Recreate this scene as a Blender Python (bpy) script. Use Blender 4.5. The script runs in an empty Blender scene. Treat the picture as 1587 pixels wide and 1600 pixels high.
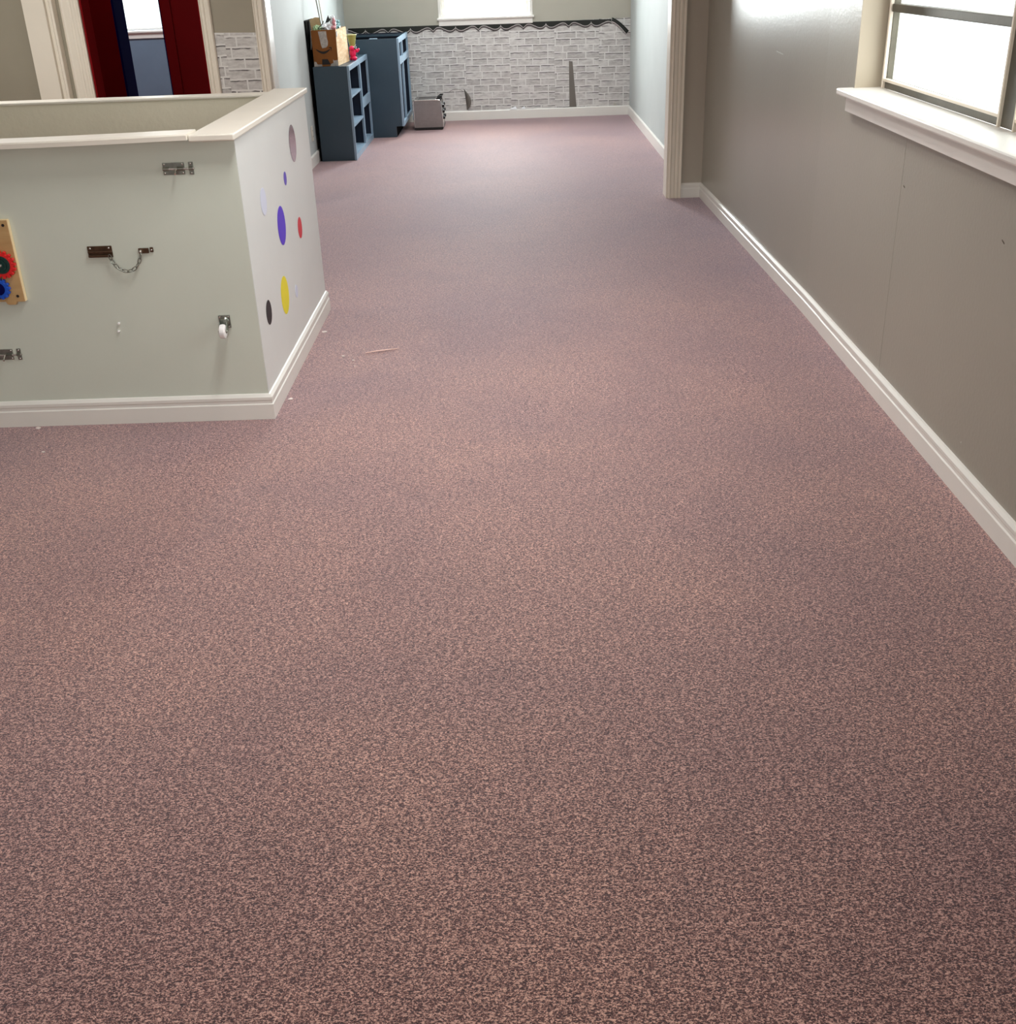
import bpy, bmesh, math, random
from mathutils import Matrix, Vector
random.seed(7)
PI = math.pi
C = bpy.context.scene.collection
SC = bpy.context.scene

# ------------------------------------------------------------------ camera
cam_data = bpy.data.cameras.new('camera')
cam = bpy.data.objects.new('camera', cam_data); C.objects.link(cam)
R = ((0.999450, -0.030027, -0.014086), (-0.000778, -0.445804, 0.895130), (-0.033158, -0.894627, -0.445583))
m = Matrix(((R[0][0], -R[0][1], -R[0][2]), (R[1][0], -R[1][1], -R[1][2]), (R[2][0], -R[2][1], -R[2][2])))
cam.matrix_world = Matrix.Translation((0, 0, 1.5)) @ m.to_4x4()
cam_data.sensor_fit = 'HORIZONTAL'; cam_data.sensor_width = 36.0
cam_data.lens = 1726.8 / 1587.0 * 36.0
cam_data.clip_start = 0.02
SC.camera = cam

# ------------------------------------------------------------------ world and exposure
w = bpy.data.worlds.new('overcast'); SC.world = w; w.use_nodes = True
bg = w.node_tree.nodes['Background']; bg.inputs[0].default_value = (0.93, 0.97, 1.0, 1); bg.inputs[1].default_value = 2.0
SC.view_settings.view_transform = 'Standard'; SC.view_settings.look = 'None'
SC.view_settings.exposure = 0.0; SC.view_settings.gamma = 1.0
SC.view_settings.use_curve_mapping = False

# ------------------------------------------------------------------ large lights
def area(name, loc, rot, sx, sy, power, col=(1, 1, 1), spread=180):
    d = bpy.data.lights.new(name, 'AREA'); d.shape = 'RECTANGLE'; d.size = sx; d.size_y = sy
    d.energy = power; d.color = col; d.spread = math.radians(spread)
    o = bpy.data.objects.new(name, d); C.objects.link(o); o.location = loc; o.rotation_euler = rot
    return o
# daylight outside each window, plus one added fill behind the camera (area lights shine along their own -Z)
area('daylight_right_window', (1.80, 3.35, 1.62), (0, math.radians(80), 0), 1.7, 2.9, 46, (1.0, 0.99, 0.96))
area('daylight_back_window', (-0.23, 12.8, 1.65), (-PI/2, 0, 0), 1.0, 1.4, 185, (0.95, 0.98, 1.0))
area('daylight_side_room_window', (-3.75, 12.8, 1.6), (-PI/2, 0, 0), 0.9, 1.3, 60, (0.95, 0.98, 1.0))
area('fill_behind_camera', (-0.9, -3.05, 1.65), (PI/2, 0, 0), 2.0, 1.3, 62, (0.99, 1.0, 0.96))  # added fill that brightens the front-facing walls; no window here
# overhead lamps out of view, some added as fill
area('ceiling_lamp_far_room', (-0.25, 10.3, 2.42), (0, 0, 0), 1.0, 1.6, 39, (0.97, 0.98, 1.0))
area('ceiling_lamp_middle', (-0.45, 3.20, 2.42), (0, 0, 0), 0.35, 0.6, 17, (1.0, 0.98, 0.95), 140)
area('fill_lamp_walkway', (0.35, 4.4, 2.42), (0, 0, 0), 0.4, 0.8, 15, (1.0, 0.98, 0.96), 130)  # added fill to brighten the white side panel
area('fill_lamp_left', (-2.9, 5.9, 2.42), (0, 0, 0), 1.0, 1.0, 42, (1.0, 1.0, 0.96))  # added fill to brighten the middle wall and its casings
area('ceiling_lamp_near', (-2.2, 1.4, 2.42), (0, 0, 0), 1.2, 1.2, 6, (0.98, 1.0, 0.97))
area('ceiling_lamp_side_hall', (-2.7, 8.8, 2.42), (0, 0, 0), 0.5, 0.5, 4, (1.0, 0.95, 0.9))
area('fill_lamp_side_room', (-3.9, 11.2, 2.42), (0, 0, 0), 0.8, 0.8, 36, (0.96, 0.98, 1.0))  # added fill to brighten the slate wall beyond the red hall

# ------------------------------------------------------------------ materials
def lin(c):
    return tuple(((v/255.0)/12.92 if v/255.0 <= 0.04045 else ((v/255.0+0.055)/1.055)**2.4) for v in c) + (1,)
def newmat(name):
    mt = bpy.data.materials.new(name); mt.use_nodes = True
    nt = mt.node_tree; b = nt.nodes['Principled BSDF']
    return mt, nt, b
def N(nt, t, **kw):
    n = nt.nodes.new(t)
    for k, v in kw.items():
        if k in n.inputs: n.inputs[k].default_value = v
        else: setattr(n, k, v)
    return n
def mat(name, col, rough=0.5, metal=0.0, bump=0.0, bscale=60, vary=0.06, vscale=5, spec=0.5, coat=0):
    mt, nt, b = newmat(name)
    tc = N(nt, 'ShaderNodeTexCoord')
    nz = N(nt, 'ShaderNodeTexNoise', Scale=vscale, Detail=4.0)
    nt.links.new(tc.outputs['Object'], nz.inputs['Vector'])
    cr = N(nt, 'ShaderNodeValToRGB')
    c = lin(col)
    cr.color_ramp.elements[0].position = 0.3; cr.color_ramp.elements[1].position = 0.7
    cr.color_ramp.elements[0].color = tuple(v*(1-vary) for v in c[:3]) + (1,)
    cr.color_ramp.elements[1].color = tuple(min(1, v*(1+vary)) for v in c[:3]) + (1,)
    nt.links.new(nz.outputs['Fac'], cr.inputs['Fac'])
    nt.links.new(cr.outputs['Color'], b.inputs['Base Color'])
    b.inputs['Roughness'].default_value = rough; b.inputs['Metallic'].default_value = metal
    b.inputs['Specular IOR Level'].default_value = spec
    b.inputs['Coat Weight'].default_value = coat
    if bump:
        n2 = N(nt, 'ShaderNodeTexNoise', Scale=bscale, Detail=3.0)
        bp = N(nt, 'ShaderNodeBump', Strength=bump, Distance=0.002)
        nt.links.new(tc.outputs['Object'], n2.inputs['Vector'])
        nt.links.new(n2.outputs['Fac'], bp.inputs['Height']); nt.links.new(bp.outputs['Normal'], b.inputs['Normal'])
    return mt

def carpet_mat():
    mt, nt, b = newmat('carpet_loop_pile'); L = nt.links.new
    tc = N(nt, 'ShaderNodeTexCoord')
    mp = N(nt, 'ShaderNodeMapping'); mp.inputs['Scale'].default_value = (1, 1.5, 1)
    L(tc.outputs['Object'], mp.inputs['Vector'])
    n1 = N(nt, 'ShaderNodeTexNoise', Scale=215.0, Detail=2.5, Roughness=0.65, Distortion=0.9)
    n2 = N(nt, 'ShaderNodeTexNoise', Scale=75.0, Detail=2.0)
    n3 = N(nt, 'ShaderNodeTexNoise', Scale=1.1, Detail=4.0, Distortion=0.4)
    n4 = N(nt, 'ShaderNodeTexNoise', Scale=9.0, Detail=3.0)
    for n in (n1, n2): L(mp.outputs['Vector'], n.inputs['Vector'])
    for n in (n3, n4): L(tc.outputs['Object'], n.inputs['Vector'])
    add = N(nt, 'ShaderNodeMath', operation='MULTIPLY_ADD'); add.inputs[1].default_value = 0.25
    L(n2.outputs['Fac'], add.inputs[0]); L(n1.outputs['Fac'], add.inputs[2])
    cr = N(nt, 'ShaderNodeValToRGB'); e = cr.color_ramp.elements
    e[0].position = 0.54; e[0].color = lin((58, 28, 26))
    e[1].position = 0.722; e[1].color = lin((232, 190, 174))
    k = e.new(0.625); k.color = lin((122, 76, 70))
    L(add.outputs[0], cr.inputs['Fac'])
    # worn and soiled patches
    cr2 = N(nt, 'ShaderNodeValToRGB'); e = cr2.color_ramp.elements
    e[0].position = 0.32; e[0].color = (0.80, 0.75, 0.80, 1); e[1].position = 0.66; e[1].color = (1.10, 1.05, 1.00, 1)
    L(n3.outputs['Fac'], cr2.inputs['Fac'])
    cr3 = N(nt, 'ShaderNodeValToRGB'); e = cr3.color_ramp.elements
    e[0].position = 0.3; e[0].color = (0.93, 0.93, 0.93, 1); e[1].position = 0.7; e[1].color = (1.05, 1.05, 1.05, 1)
    L(n4.outputs['Fac'], cr3.inputs['Fac'])
    m1 = N(nt, 'ShaderNodeMix', data_type='RGBA', blend_type='MULTIPLY'); m1.inputs['Factor'].default_value = 1
    m2 = N(nt, 'ShaderNodeMix', data_type='RGBA', blend_type='MULTIPLY'); m2.inputs['Factor'].default_value = 1
    L(cr.outputs['Color'], m1.inputs['A']); L(cr2.outputs['Color'], m1.inputs['B'])
    L(m1.outputs['Result'], m2.inputs['A']); L(cr3.outputs['Color'], m2.inputs['B'])
    L(m2.outputs['Result'], b.inputs['Base Color'])
    b.inputs['Roughness'].default_value = 0.62; b.inputs['Specular IOR Level'].default_value = 0.34
    b.inputs['Sheen Weight'].default_value = 0.85; b.inputs['Sheen Roughness'].default_value = 0.45
    b.inputs['Sheen Tint'].default_value = lin((232, 222, 240))
    bp = N(nt, 'ShaderNodeBump', Strength=0.6, Distance=0.004)
    L(add.outputs[0], bp.inputs['Height']); L(bp.outputs['Normal'], b.inputs['Normal'])
    return mt

def brick_mat():
    """printed white-brick wallpaper: mortar, smudged faces, a printed dark line above each brick"""
    mt, nt, b = newmat('printed_brick_paper'); L = nt.links.new
    tc = N(nt, 'ShaderNodeTexCoord'); sp = N(nt, 'ShaderNodeSeparateXYZ'); L(tc.outputs['Object'], sp.inputs[0])
    # strips of paper about half a metre wide, hung slightly out of step
    q = N(nt, 'ShaderNodeMath', operation='DIVIDE'); L(sp.outputs['X'], q.inputs[0]); q.inputs[1].default_value = 0.463
    fl = N(nt, 'ShaderNodeMath', operation='FLOOR'); L(q.outputs[0], fl.inputs[0])
    sh = N(nt, 'ShaderNodeMath', operation='MULTIPLY'); L(fl.outputs[0], sh.inputs[0]); sh.inputs[1].default_value = 0.0185
    zz = N(nt, 'ShaderNodeMath', operation='ADD'); L(sp.outputs['Z'], zz.inputs[0]); L(sh.outputs[0], zz.inputs[1])
    wob = N(nt, 'ShaderNodeTexNoise', Scale=14.0, Detail=2.0); L(tc.outputs['Object'], wob.inputs['Vector'])
    wz = N(nt, 'ShaderNodeMath', operation='MULTIPLY_ADD'); L(wob.outputs['Fac'], wz.inputs[0]); wz.inputs[1].default_value = 0.012; L(zz.outputs[0], wz.inputs[2])
    def bricks(dz, mortar):
        a = N(nt, 'ShaderNodeMath', operation='ADD'); L(wz.outputs[0], a.inputs[0]); a.inputs[1].default_value = dz
        c = N(nt, 'ShaderNodeCombineXYZ'); L(sp.outputs['X'], c.inputs[0]); L(a.outputs[0], c.inputs[1])
        t = N(nt, 'ShaderNodeTexBrick'); t.offset = 0.5; t.squash = 1.25; t.squash_frequency = 3
        t.inputs['Scale'].default_value = 1.0; t.inputs['Brick Width'].default_value = 0.158
        t.inputs['Row Height'].default_value = 0.066; t.inputs['Mortar Size'].default_value = mortar
        t.inputs['Mortar Smooth'].default_value = 0.25
        t.inputs['Color1'].default_value = (0, 0, 0, 1); t.inputs['Color2'].default_value = (1, 1, 1, 1)
        t.inputs['Mortar'].default_value = (0.5, 0.5, 0.5, 1)
        L(c.outputs[0], t.inputs['Vector']); return t
    t0 = bricks(0, 0.0062); t1 = bricks(0.0065, 0.0066)
    sub = N(nt, 'ShaderNodeMath', operation='SUBTRACT', use_clamp=True); L(t1.outputs['Fac'], sub.inputs[0]); L(t0.outputs['Fac'], sub.inputs[1])
    pn = N(nt, 'ShaderNodeTexNoise', Scale=11.0, Detail=3.0); L(tc.outputs['Object'], pn.inputs['Vector'])
    pr = N(nt, 'ShaderNodeMapRange'); pr.inputs[1].default_value = 0.38; pr.inputs[2].default_value = 0.54; L(pn.outputs['Fac'], pr.inputs[0])
    shm = N(nt, 'ShaderNodeMath', operation='MULTIPLY'); L(sub.outputs[0], shm.inputs[0]); L(pr.outputs[0], shm.inputs[1])
    # smudged faces
    st = N(nt, 'ShaderNodeMapping'); st.inputs['Scale'].default_value = (16, 16, 44); L(tc.outputs['Object'], st.inputs['Vector'])
    sn = N(nt, 'ShaderNodeTexNoise', Scale=1.0, Detail=4.0, Roughness=0.65); L(st.outputs[0], sn.inputs['Vector'])
    av = N(nt, 'ShaderNodeMath', operation='MULTIPLY_ADD'); L(t0.outputs['Color'], av.inputs[0]); av.inputs[1].default_value = 0.22; L(sn.outputs['Fac'], av.inputs[2])
    cr = N(nt, 'ShaderNodeValToRGB'); e = cr.color_ramp.elements
    e[0].position = 0.42; e[0].color = lin((219, 217, 214)); e[1].position = 0.88; e[1].color = lin((170, 166, 164))
    L(av.outputs[0], cr.inputs['Fac'])
    m1 = N(nt, 'ShaderNodeMix', data_type='RGBA'); L(t0.outputs['Fac'], m1.inputs['Factor']); L(cr.outputs['Color'], m1.inputs['A']); m1.inputs['B'].default_value = lin((226, 225, 222))
    m2 = N(nt, 'ShaderNodeMix', data_type='RGBA'); L(shm.outputs[0], m2.inputs['Factor']); L(m1.outputs['Result'], m2.inputs['A']); m2.inputs['B'].default_value = lin((86, 82, 80))
    L(m2.outputs['Result'], b.inputs['Base Color']); b.inputs['Roughness'].default_value = 0.6
    return mt

def glass_mat():
    mt, nt, b = newmat('window_glass'); L = nt.links.new
    nt.nodes.remove(b); out = nt.nodes['Material Output']
    tr = N(nt, 'ShaderNodeBsdfTransparent'); tr.inputs[0].default_value = (0.97, 0.99, 0.98, 1)
    gl = N(nt, 'ShaderNodeBsdfGlossy', Roughness=0.02)
    mx = N(nt, 'ShaderNodeMixShader'); mx.inputs[0].default_value = 0.04; L(tr.outputs[0], mx.inputs[1]); L(gl.outputs[0], mx.inputs[2])
    L(mx.outputs[0], out.inputs[0]); return mt

def clear_plastic(name, col, alpha=0.55):
    mt = mat(name, col, 0.15, vary=0.1, vscale=20)
    mt.node_tree.nodes['Principled BSDF'].inputs['Alpha'].default_value = alpha
    return mt

def wood_mat(name, c0, c1, sc=(3, 60, 3), rough=0.4):
    mt, nt, b = newmat(name); L = nt.links.new
    tc = N(nt, 'ShaderNodeTexCoord'); mp = N(nt, 'ShaderNodeMapping'); mp.inputs['Scale'].default_value = sc
    nz = N(nt, 'ShaderNodeTexNoise', Scale=1.0, Detail=5.0, Distortion=0.5)
    L(tc.outputs['Object'], mp.inputs[0]); L(mp.outputs[0], nz.inputs['Vector'])
    cr = N(nt, 'ShaderNodeValToRGB'); cr.color_ramp.elements[0].position = 0.3; cr.color_ramp.elements[1].position = 0.7
    cr.color_ramp.elements[0].color = lin(c0); cr.color_ramp.elements[1].color = lin(c1)
    L(nz.outputs['Fac'], cr.inputs['Fac']); L(cr.outputs['Color'], b.inputs['Base Color'])
    b.inputs['Roughness'].default_value = rough; return mt

M = dict(
    carpet=carpet_mat(), brick=brick_mat(), glass=glass_mat(),
    wall_grey=mat('grey_semi_gloss_paint', (160, 156, 144), 0.28, bump=0.25, bscale=70, vary=0.03, vscale=2, spec=0.4),
    wall_stub=mat('grey_flat_paint', (182, 174, 160), 0.55, bump=0.2, bscale=90, vary=0.02),
    wall_part=mat('warm_grey_panel_paint', (212, 218, 206), 0.45, bump=0.12, bscale=60, vary=0.03, vscale=3),
    part_white=mat('white_panel_paint', (222, 225, 223), 0.35, vary=0.02, vscale=4),
    part_inner=mat('textured_beige_paint', (228, 221, 201), 0.55, bump=1.0, bscale=38, vary=0.03),
    wall_sage=mat('sage_grey_paint', (182, 180, 167), 0.5, vary=0.02),
    wall_pale=mat('pale_blue_grey_paint', (185, 192, 191), 0.7, bump=0.15, bscale=30, vary=0.025, vscale=3),
    wall_left=mat('taupe_grey_paint', (160, 153, 136), 0.5, vary=0.02),
    ceiling=mat('white_ceiling_paint', (235, 233, 228), 0.8),
    cream=mat('cream_gloss_trim_paint', (238, 230, 215), 0.35, vary=0.02, coat=0.1),
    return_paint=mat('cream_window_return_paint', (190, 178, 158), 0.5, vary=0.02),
    white_trim=mat('white_gloss_trim_paint', (236, 234, 228), 0.3, vary=0.02),
    cap=mat('off_white_cap_paint', (232, 226, 214), 0.42, vary=0.02, vscale=8),
    alu=mat('weathered_aluminium', (100, 95, 84), 0.45, 0.6, bump=0.2, bscale=120, vary=0.15, vscale=12),
    alu_pale=mat('painted_aluminium_edge', (224, 213, 196), 0.4, vary=0.04),
    red=mat('deep_red_paint', (124, 0, 8), 0.65, vary=0.05, spec=0.15),
    navy=mat('navy_paint', (3, 4, 72), 0.7, vary=0.05, spec=0.1),
    slate=mat('slate_blue_wall_paint', (112, 132, 152), 0.5, vary=0.04),
    cab=mat('blue_grey_cabinet_paint', (54, 74, 88), 0.4, bump=0.08, vary=0.05, vscale=3),
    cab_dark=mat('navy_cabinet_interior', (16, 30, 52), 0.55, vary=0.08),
    cab_edge=mat('pale_blue_cabinet_paint', (142, 166, 186), 0.35, vary=0.05, vscale=8),
    black=mat('black_plastic', (18, 18, 20), 0.35, vary=0.1),
    board_black=mat('black_board', (8, 8, 10), 0.9, vary=0.1, spec=0.1),
    steel=mat('brushed_steel', (146, 142, 141), 0.38, 0.9, vary=0.06, vscale=30),
    steel_edge=mat('bright_steel', (215, 214, 210), 0.25, 0.9, vary=0.04),
    zinc=mat('zinc_plated_steel', (150, 154, 146), 0.3, 1.0, vary=0.15, vscale=60),
    bronze=mat('antique_brass', (92, 70, 54), 0.4, 0.8, vary=0.25, vscale=80),
    screw=mat('screw_head_steel', (205, 203, 196), 0.25, 1.0),
    nylon=mat('white_nylon', (240, 238, 238), 0.35, vary=0.02),
    birch=wood_mat('birch_plywood', (186, 148, 98), (208, 172, 122), (4, 4, 22)),
    birch_edge=mat('pale_ply_edge', (250, 226, 180), 0.5, vary=0.04),
    gear_red=mat('red_gear_plastic', (226, 34, 36), 0.35, vary=0.03),
    gear_green=mat('dark_green_plastic', (10, 52, 48), 0.35, vary=0.05),
    gear_blue=mat('blue_gear_plastic', (18, 84, 200), 0.35, vary=0.05),
    purple=mat('violet_vinyl', (84, 44, 206), 0.45, vary=0.02),
    violet=mat('soft_violet_vinyl', (98, 78, 190), 0.45, vary=0.02),
    redv=mat('red_vinyl', (216, 32, 52), 0.45, vary=0.02),
    yellow=mat('yellow_vinyl', (240, 224, 20), 0.45, vary=0.02),
    blackv=mat('black_vinyl', (22, 12, 16), 0.5, vary=0.05),
    lavender=mat('pale_lavender_vinyl', (216, 221, 240), 0.45, vary=0.01),
    mirror=mat('acrylic_mirror', (150, 138, 150), 0.12, 1.0, vary=0.01),
    grey_ring=mat('grey_sticker_rim', (120, 122, 130), 0.5),
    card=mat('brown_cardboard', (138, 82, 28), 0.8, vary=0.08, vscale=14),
    card_light=wood_mat('sunlit_cardboard', (206, 168, 120), (232, 204, 164), (10, 10, 60), 0.8),  # paler copy of the brown cardboard, sunlight put into the colour
    ink=mat('dark_print_ink', (24, 16, 16), 0.6),
    tape=mat('clear_packing_tape', (178, 168, 160), 0.25, vary=0.25, vscale=40, coat=0.4),
    bag=mat('white_plastic_bag', (232, 234, 236), 0.3, vary=0.08, vscale=30),
    green_pl=clear_plastic('green_clear_plastic', (176, 206, 160), 0.75),
    teal_pl=clear_plastic('teal_foil', (146, 190, 194), 0.9),
    redwhite=mat('red_and_white_wrapper', (214, 150, 156), 0.4, vary=0.35, vscale=60),
    black_cloth=mat('black_crumpled_film', (30, 36, 30), 0.45, vary=0.2, vscale=40),
    pole=mat('white_painted_rod', (232, 230, 220), 0.35),
    pole_grey=mat('grey_metal_strip', (130, 130, 118), 0.4, 0.5),
    olive=mat('olive_translucent_plastic', (160, 164, 92), 0.25, vary=0.04),
    olive_rim=mat('pale_olive_plastic', (206, 208, 150), 0.3, vary=0.03),
    pink=mat('hot_pink_plastic', (236, 30, 92), 0.35, vary=0.06, vscale=20),
    border_black=mat('black_bulletin_border', (16, 22, 16), 0.4, vary=0.2, vscale=20),
    border_grey=mat('dark_grey_scallop', (72, 66, 66), 0.5, vary=0.1, vscale=20),
    border_line=mat('silver_scallop_line', (186, 180, 178), 0.4, vary=0.05),
    outlet=mat('ivory_plastic', (222, 218, 206), 0.35, vary=0.01),
    paper_back=mat('torn_paper_backing', (118, 113, 106), 0.8, vary=0.08),
    scrap=mat('pale_wood_splinter', (238, 206, 196), 0.7, vary=0.05),
    chip=mat('white_paint_chip', (238, 226, 222), 0.7),
    dark_nick=mat('dark_scuff', (92, 80, 70), 0.8),
    paint_fleck=mat('pale_paint_fleck', (196, 198, 190), 0.5),
)

# ------------------------------------------------------------------ helpers
def BM(): return bmesh.new()
def box(bm, x0, x1, y0, y1, z0, z1):
    v = [bm.verts.new((x, y, z)) for x in (x0, x1) for y in (y0, y1) for z in (z0, z1)]
    for f in ((0, 1, 3, 2), (4, 6, 7, 5), (0, 4, 5, 1), (2, 3, 7, 6), (0, 2, 6, 4), (1, 5, 7, 3)):
        bm.faces.new([v[i] for i in f])
def prism(bm, pts, vec):
    """pts: 3-D outline, extruded by vec"""
    vec = Vector(vec); a = [bm.verts.new(p) for p in pts]; b = [bm.verts.new(Vector(p)+vec) for p in pts]
    n = len(a); bm.faces.new(a); bm.faces.new(b[::-1])
    for i in range(n):
        j = (i+1) % n; bm.faces.new((a[i], b[i], b[j], a[j]))
def frame_axes(d):
    d = Vector(d).normalized(); u = d.cross(Vector((0, 0, 1)))
    if u.length < 1e-3: u = d.cross(Vector((0, 1, 0)))
    u.normalize(); return u, d.cross(u).normalized()
def cyl(bm, p0, p1, r, r1=None, n=20):
    p0 = Vector(p0); p1 = Vector(p1); r1 = r if r1 is None else r1
    u, v = frame_axes(p1-p0)
    A = [bm.verts.new(p0+(u*math.cos(2*PI*i/n)+v*math.sin(2*PI*i/n))*r) for i in range(n)]
    B = [bm.verts.new(p1+(u*math.cos(2*PI*i/n)+v*math.sin(2*PI*i/n))*r1) for i in range(n)]
    bm.faces.new(A); bm.faces.new(B[::-1])
    for i in range(n): bm.faces.new((A[i], B[i], B[(i+1) % n], A[(i+1) % n]))
def tube(bm, pts, r, n=8, closed=False):
    pts = [Vector(p) for p in pts]; rings = []; N_ = len(pts); up = None
    for i, p in enumerate(pts):
        if closed: t = pts[(i+1) % N_]-pts[i-1]
        else: t = pts[min(i+1, N_-1)]-pts[max(i-1, 0)]
        t.normalize()
        if up is None: u, v = frame_axes(t)
        else:
            u = (up-t*up.dot(t)).normalized(); v = t.cross(u)
        up = u
        rr = r[i] if isinstance(r, (list, tuple)) else r
        rings.append([bm.verts.new(p+(u*math.cos(2*PI*k/n)+v*math.sin(2*PI*k/n))*rr) for k in range(n)])
    for i in range(N_ if closed else N_-1):
        a, b = rings[i], rings[(i+1) % N_]
        for k in range(n): bm.faces.new((a[k], b[k], b[(k+1) % n], a[(k+1) % n]))
    if not closed: bm.faces.new(rings[0][::-1]); bm.faces.new(rings[-1])
def lathe(bm, c, prof, axis='Z', n=28, sx=1, sy=1):
    """prof: (r, h) pairs round the axis through c"""
    rings = []
    for r, h in prof:
        ring = []
        for i in range(n):
            a = 2*PI*i/n; x, y = r*math.cos(a)*sx, r*math.sin(a)*sy
            p = {'Z': (x, y, h), 'Y': (x, h, y), 'X': (h, x, y)}[axis]
            ring.append(bm.verts.new((c[0]+p[0], c[1]+p[1], c[2]+p[2])))
        rings.append(ring)
    for a, b in zip(rings, rings[1:]):
        for i in range(n): bm.faces.new((a[i], a[(i+1) % n], b[(i+1) % n], b[i]))
    bm.faces.new(rings[0][::-1]); bm.faces.new(rings[-1])
def blob(bm, c, r, sub=2, jit=0.0, seed=0):
    rnd = random.Random(seed)
    g = bmesh.ops.create_icosphere(bm, subdivisions=sub, radius=1.0)
    for v in g['verts']:
        k = 1+rnd.uniform(-jit, jit)
        v.co = Vector((c[0]+v.co.x*r[0]*k, c[1]+v.co.y*r[1]*k, c[2]+v.co.z*r[2]*k))
def profile_run(bm, path, prof):
    """sweep prof (out, z) along a ground path of (x, y); 'out' is to the LEFT of travel, mitred corners"""
    P = [Vector((p[0], p[1])) for p in path]; secs = []
    for i, p in enumerate(P):
        d0 = (P[i]-P[i-1]).normalized() if i > 0 else None
        d1 = (P[i+1]-P[i]).normalized() if i < len(P)-1 else None
        n0 = Vector((-d0.y, d0.x)) if d0 else None; n1 = Vector((-d1.y, d1.x)) if d1 else None
        if n0 is None: nn = n1
        elif n1 is None: nn = n0
        else:
            nn = (n0+n1).normalized(); nn = nn/max(0.2, nn.dot(n0))
        secs.append([bm.verts.new((p.x+nn.x*o, p.y+nn.y*o, z)) for o, z in prof])
    n = len(prof)
    for a, b in zip(secs, secs[1:]):
        for k in range(n): bm.faces.new((a[k], b[k], b[(k+1) % n], a[(k+1) % n]))
    bm.faces.new(secs[0]); bm.faces.new(secs[-1][::-1])
def wallgrid(bm, axis, f0, f1, u0, u1, z0, z1, holes=()):
    """slab with rectangular openings; axis 'X' = slab spans x, faces y; holes (u0,u1,z0,z1)"""
    us = sorted({u0, u1, *[h[0] for h in holes], *[h[1] for h in holes]})
    zs = sorted({z0, z1, *[h[2] for h in holes], *[h[3] for h in holes]})
    for a, b in zip(us, us[1:]):
        for c, d in zip(zs, zs[1:]):
            mu, mz = (a+b)/2, (c+d)/2
            if any(h[0] < mu < h[1] and h[2] < mz < h[3] for h in holes): continue
            if axis == 'X': box(bm, a, b, f0, f1, c, d)
            else: box(bm, f0, f1, a, b, c, d)
    bmesh.ops.remove_doubles(bm, verts=bm.verts, dist=1e-5)
    # drop the faces shared by neighbouring cells
    seen = {}
    for f in bm.faces: seen.setdefault(tuple(sorted(v.index for v in f.verts)), []).append(f)
    bm.verts.index_update(); seen = {}
    for f in bm.faces: seen.setdefault(tuple(sorted(v.index for v in f.verts)), []).append(f)
    bmesh.ops.delete(bm, geom=[f for fs in seen.values() if len(fs) > 1 for f in fs], context='FACES')

def root_loc(p):
    v = Vector((0, 0, 0))
    while p is not None: v += p.location; p = p.parent
    return v
def obj(name, bm, mt, parent=None, bevel=0, smooth=False, label=None, seg=2, local=False):
    """link one mesh object. Vertices are given in world coordinates (or local to the parent with local=True)."""
    bmesh.ops.recalc_face_normals(bm, faces=bm.faces)
    off = None
    if parent is not None:
        if not local: off = root_loc(parent)
    me = bpy.data.meshes.new(name)
    loc = Vector((0, 0, 0))
    if parent is None and not local:
        xs = [v.co for v in bm.verts]
        lo = Vector([min(c[i] for c in xs) for i in range(3)]); hi = Vector([max(c[i] for c in xs) for i in range(3)])
        loc = Vector(((lo.x+hi.x)/2, (lo.y+hi.y)/2, lo.z)); off = loc
    if name.split('_')[0] in ('wall', 'floor', 'ceiling') or mt is M['brick']:
        if parent is None: off = None; loc = Vector((0, 0, 0))
    if off is not None:
        for v in bm.verts: v.co -= off
    bm.to_mesh(me); bm.free()
    o = bpy.data.objects.new(name, me); C.objects.link(o); me.materials.append(mt)
    if parent is not None: o.parent = parent
    else: o.location = loc
    if smooth:
        for p in me.polygons: p.use_smooth = True
        md = o.modifiers.new('edges', 'EDGE_SPLIT'); md.split_angle = math.radians(38)
    if bevel:
        md = o.modifiers.new('bevel', 'BEVEL'); md.width = bevel; md.segments = seg; md.limit_method = 'ANGLE'; md.angle_limit = math.radians(35)
        md.harden_normals = False
    if label: o['label'] = label
    return o
def thing(name, label, cat, loc, rot=(0, 0, 0), group=None):
    o = bpy.data.objects.new(name, None); C.objects.link(o); o.location = loc; o.rotation_euler = rot
    o.empty_display_size = 0.05; o['label'] = label; o['category'] = cat
    if group: o['group'] = group
    return o
def tag(o, label, cat, group=None):
    o['label'] = label; o['category'] = cat
    if group: o['group'] = group
    return o
def struct(name, bm, mt, parent=None, bevel=0, label=None, cat=None, smooth=False):
    o = obj(name, bm, mt, parent, bevel=bevel, smooth=smooth)
    if parent is None: o['kind'] = 'structure'
    if label: o['label'] = label
    if cat and parent is None: o['category'] = cat
    return o
def sthing(name, label, cat, loc):
    o = thing(name, label, cat, loc); o['kind'] = 'structure'; return o

# ------------------------------------------------------------------ the shell
CE = 2.5                       # ceiling height
YM = 7.80                      # wall between near and far room
YB = 12.43                     # back wall
XR = 1.252                     # far room, right wall
XL = -1.69                     # far room, left wall
def rx(y):                     # face of the near right wall (very slightly bowed)
    return 1.330 if y < 5 else 1.330-(y-5)*0.0143
bm = BM(); box(bm, -6.0, 1.9, -3.2, 13.0, -0.08, 0.0)
struct('floor', bm, M['carpet'], label='mauve flecked loop-pile carpet running through both rooms', cat='floor')
bm = BM(); box(bm, -6.0, 1.9, -3.2, 13.0, CE, CE+0.08)
struct('ceiling', bm, M['ceiling'], label='plain white ceiling', cat='ceiling')

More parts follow.
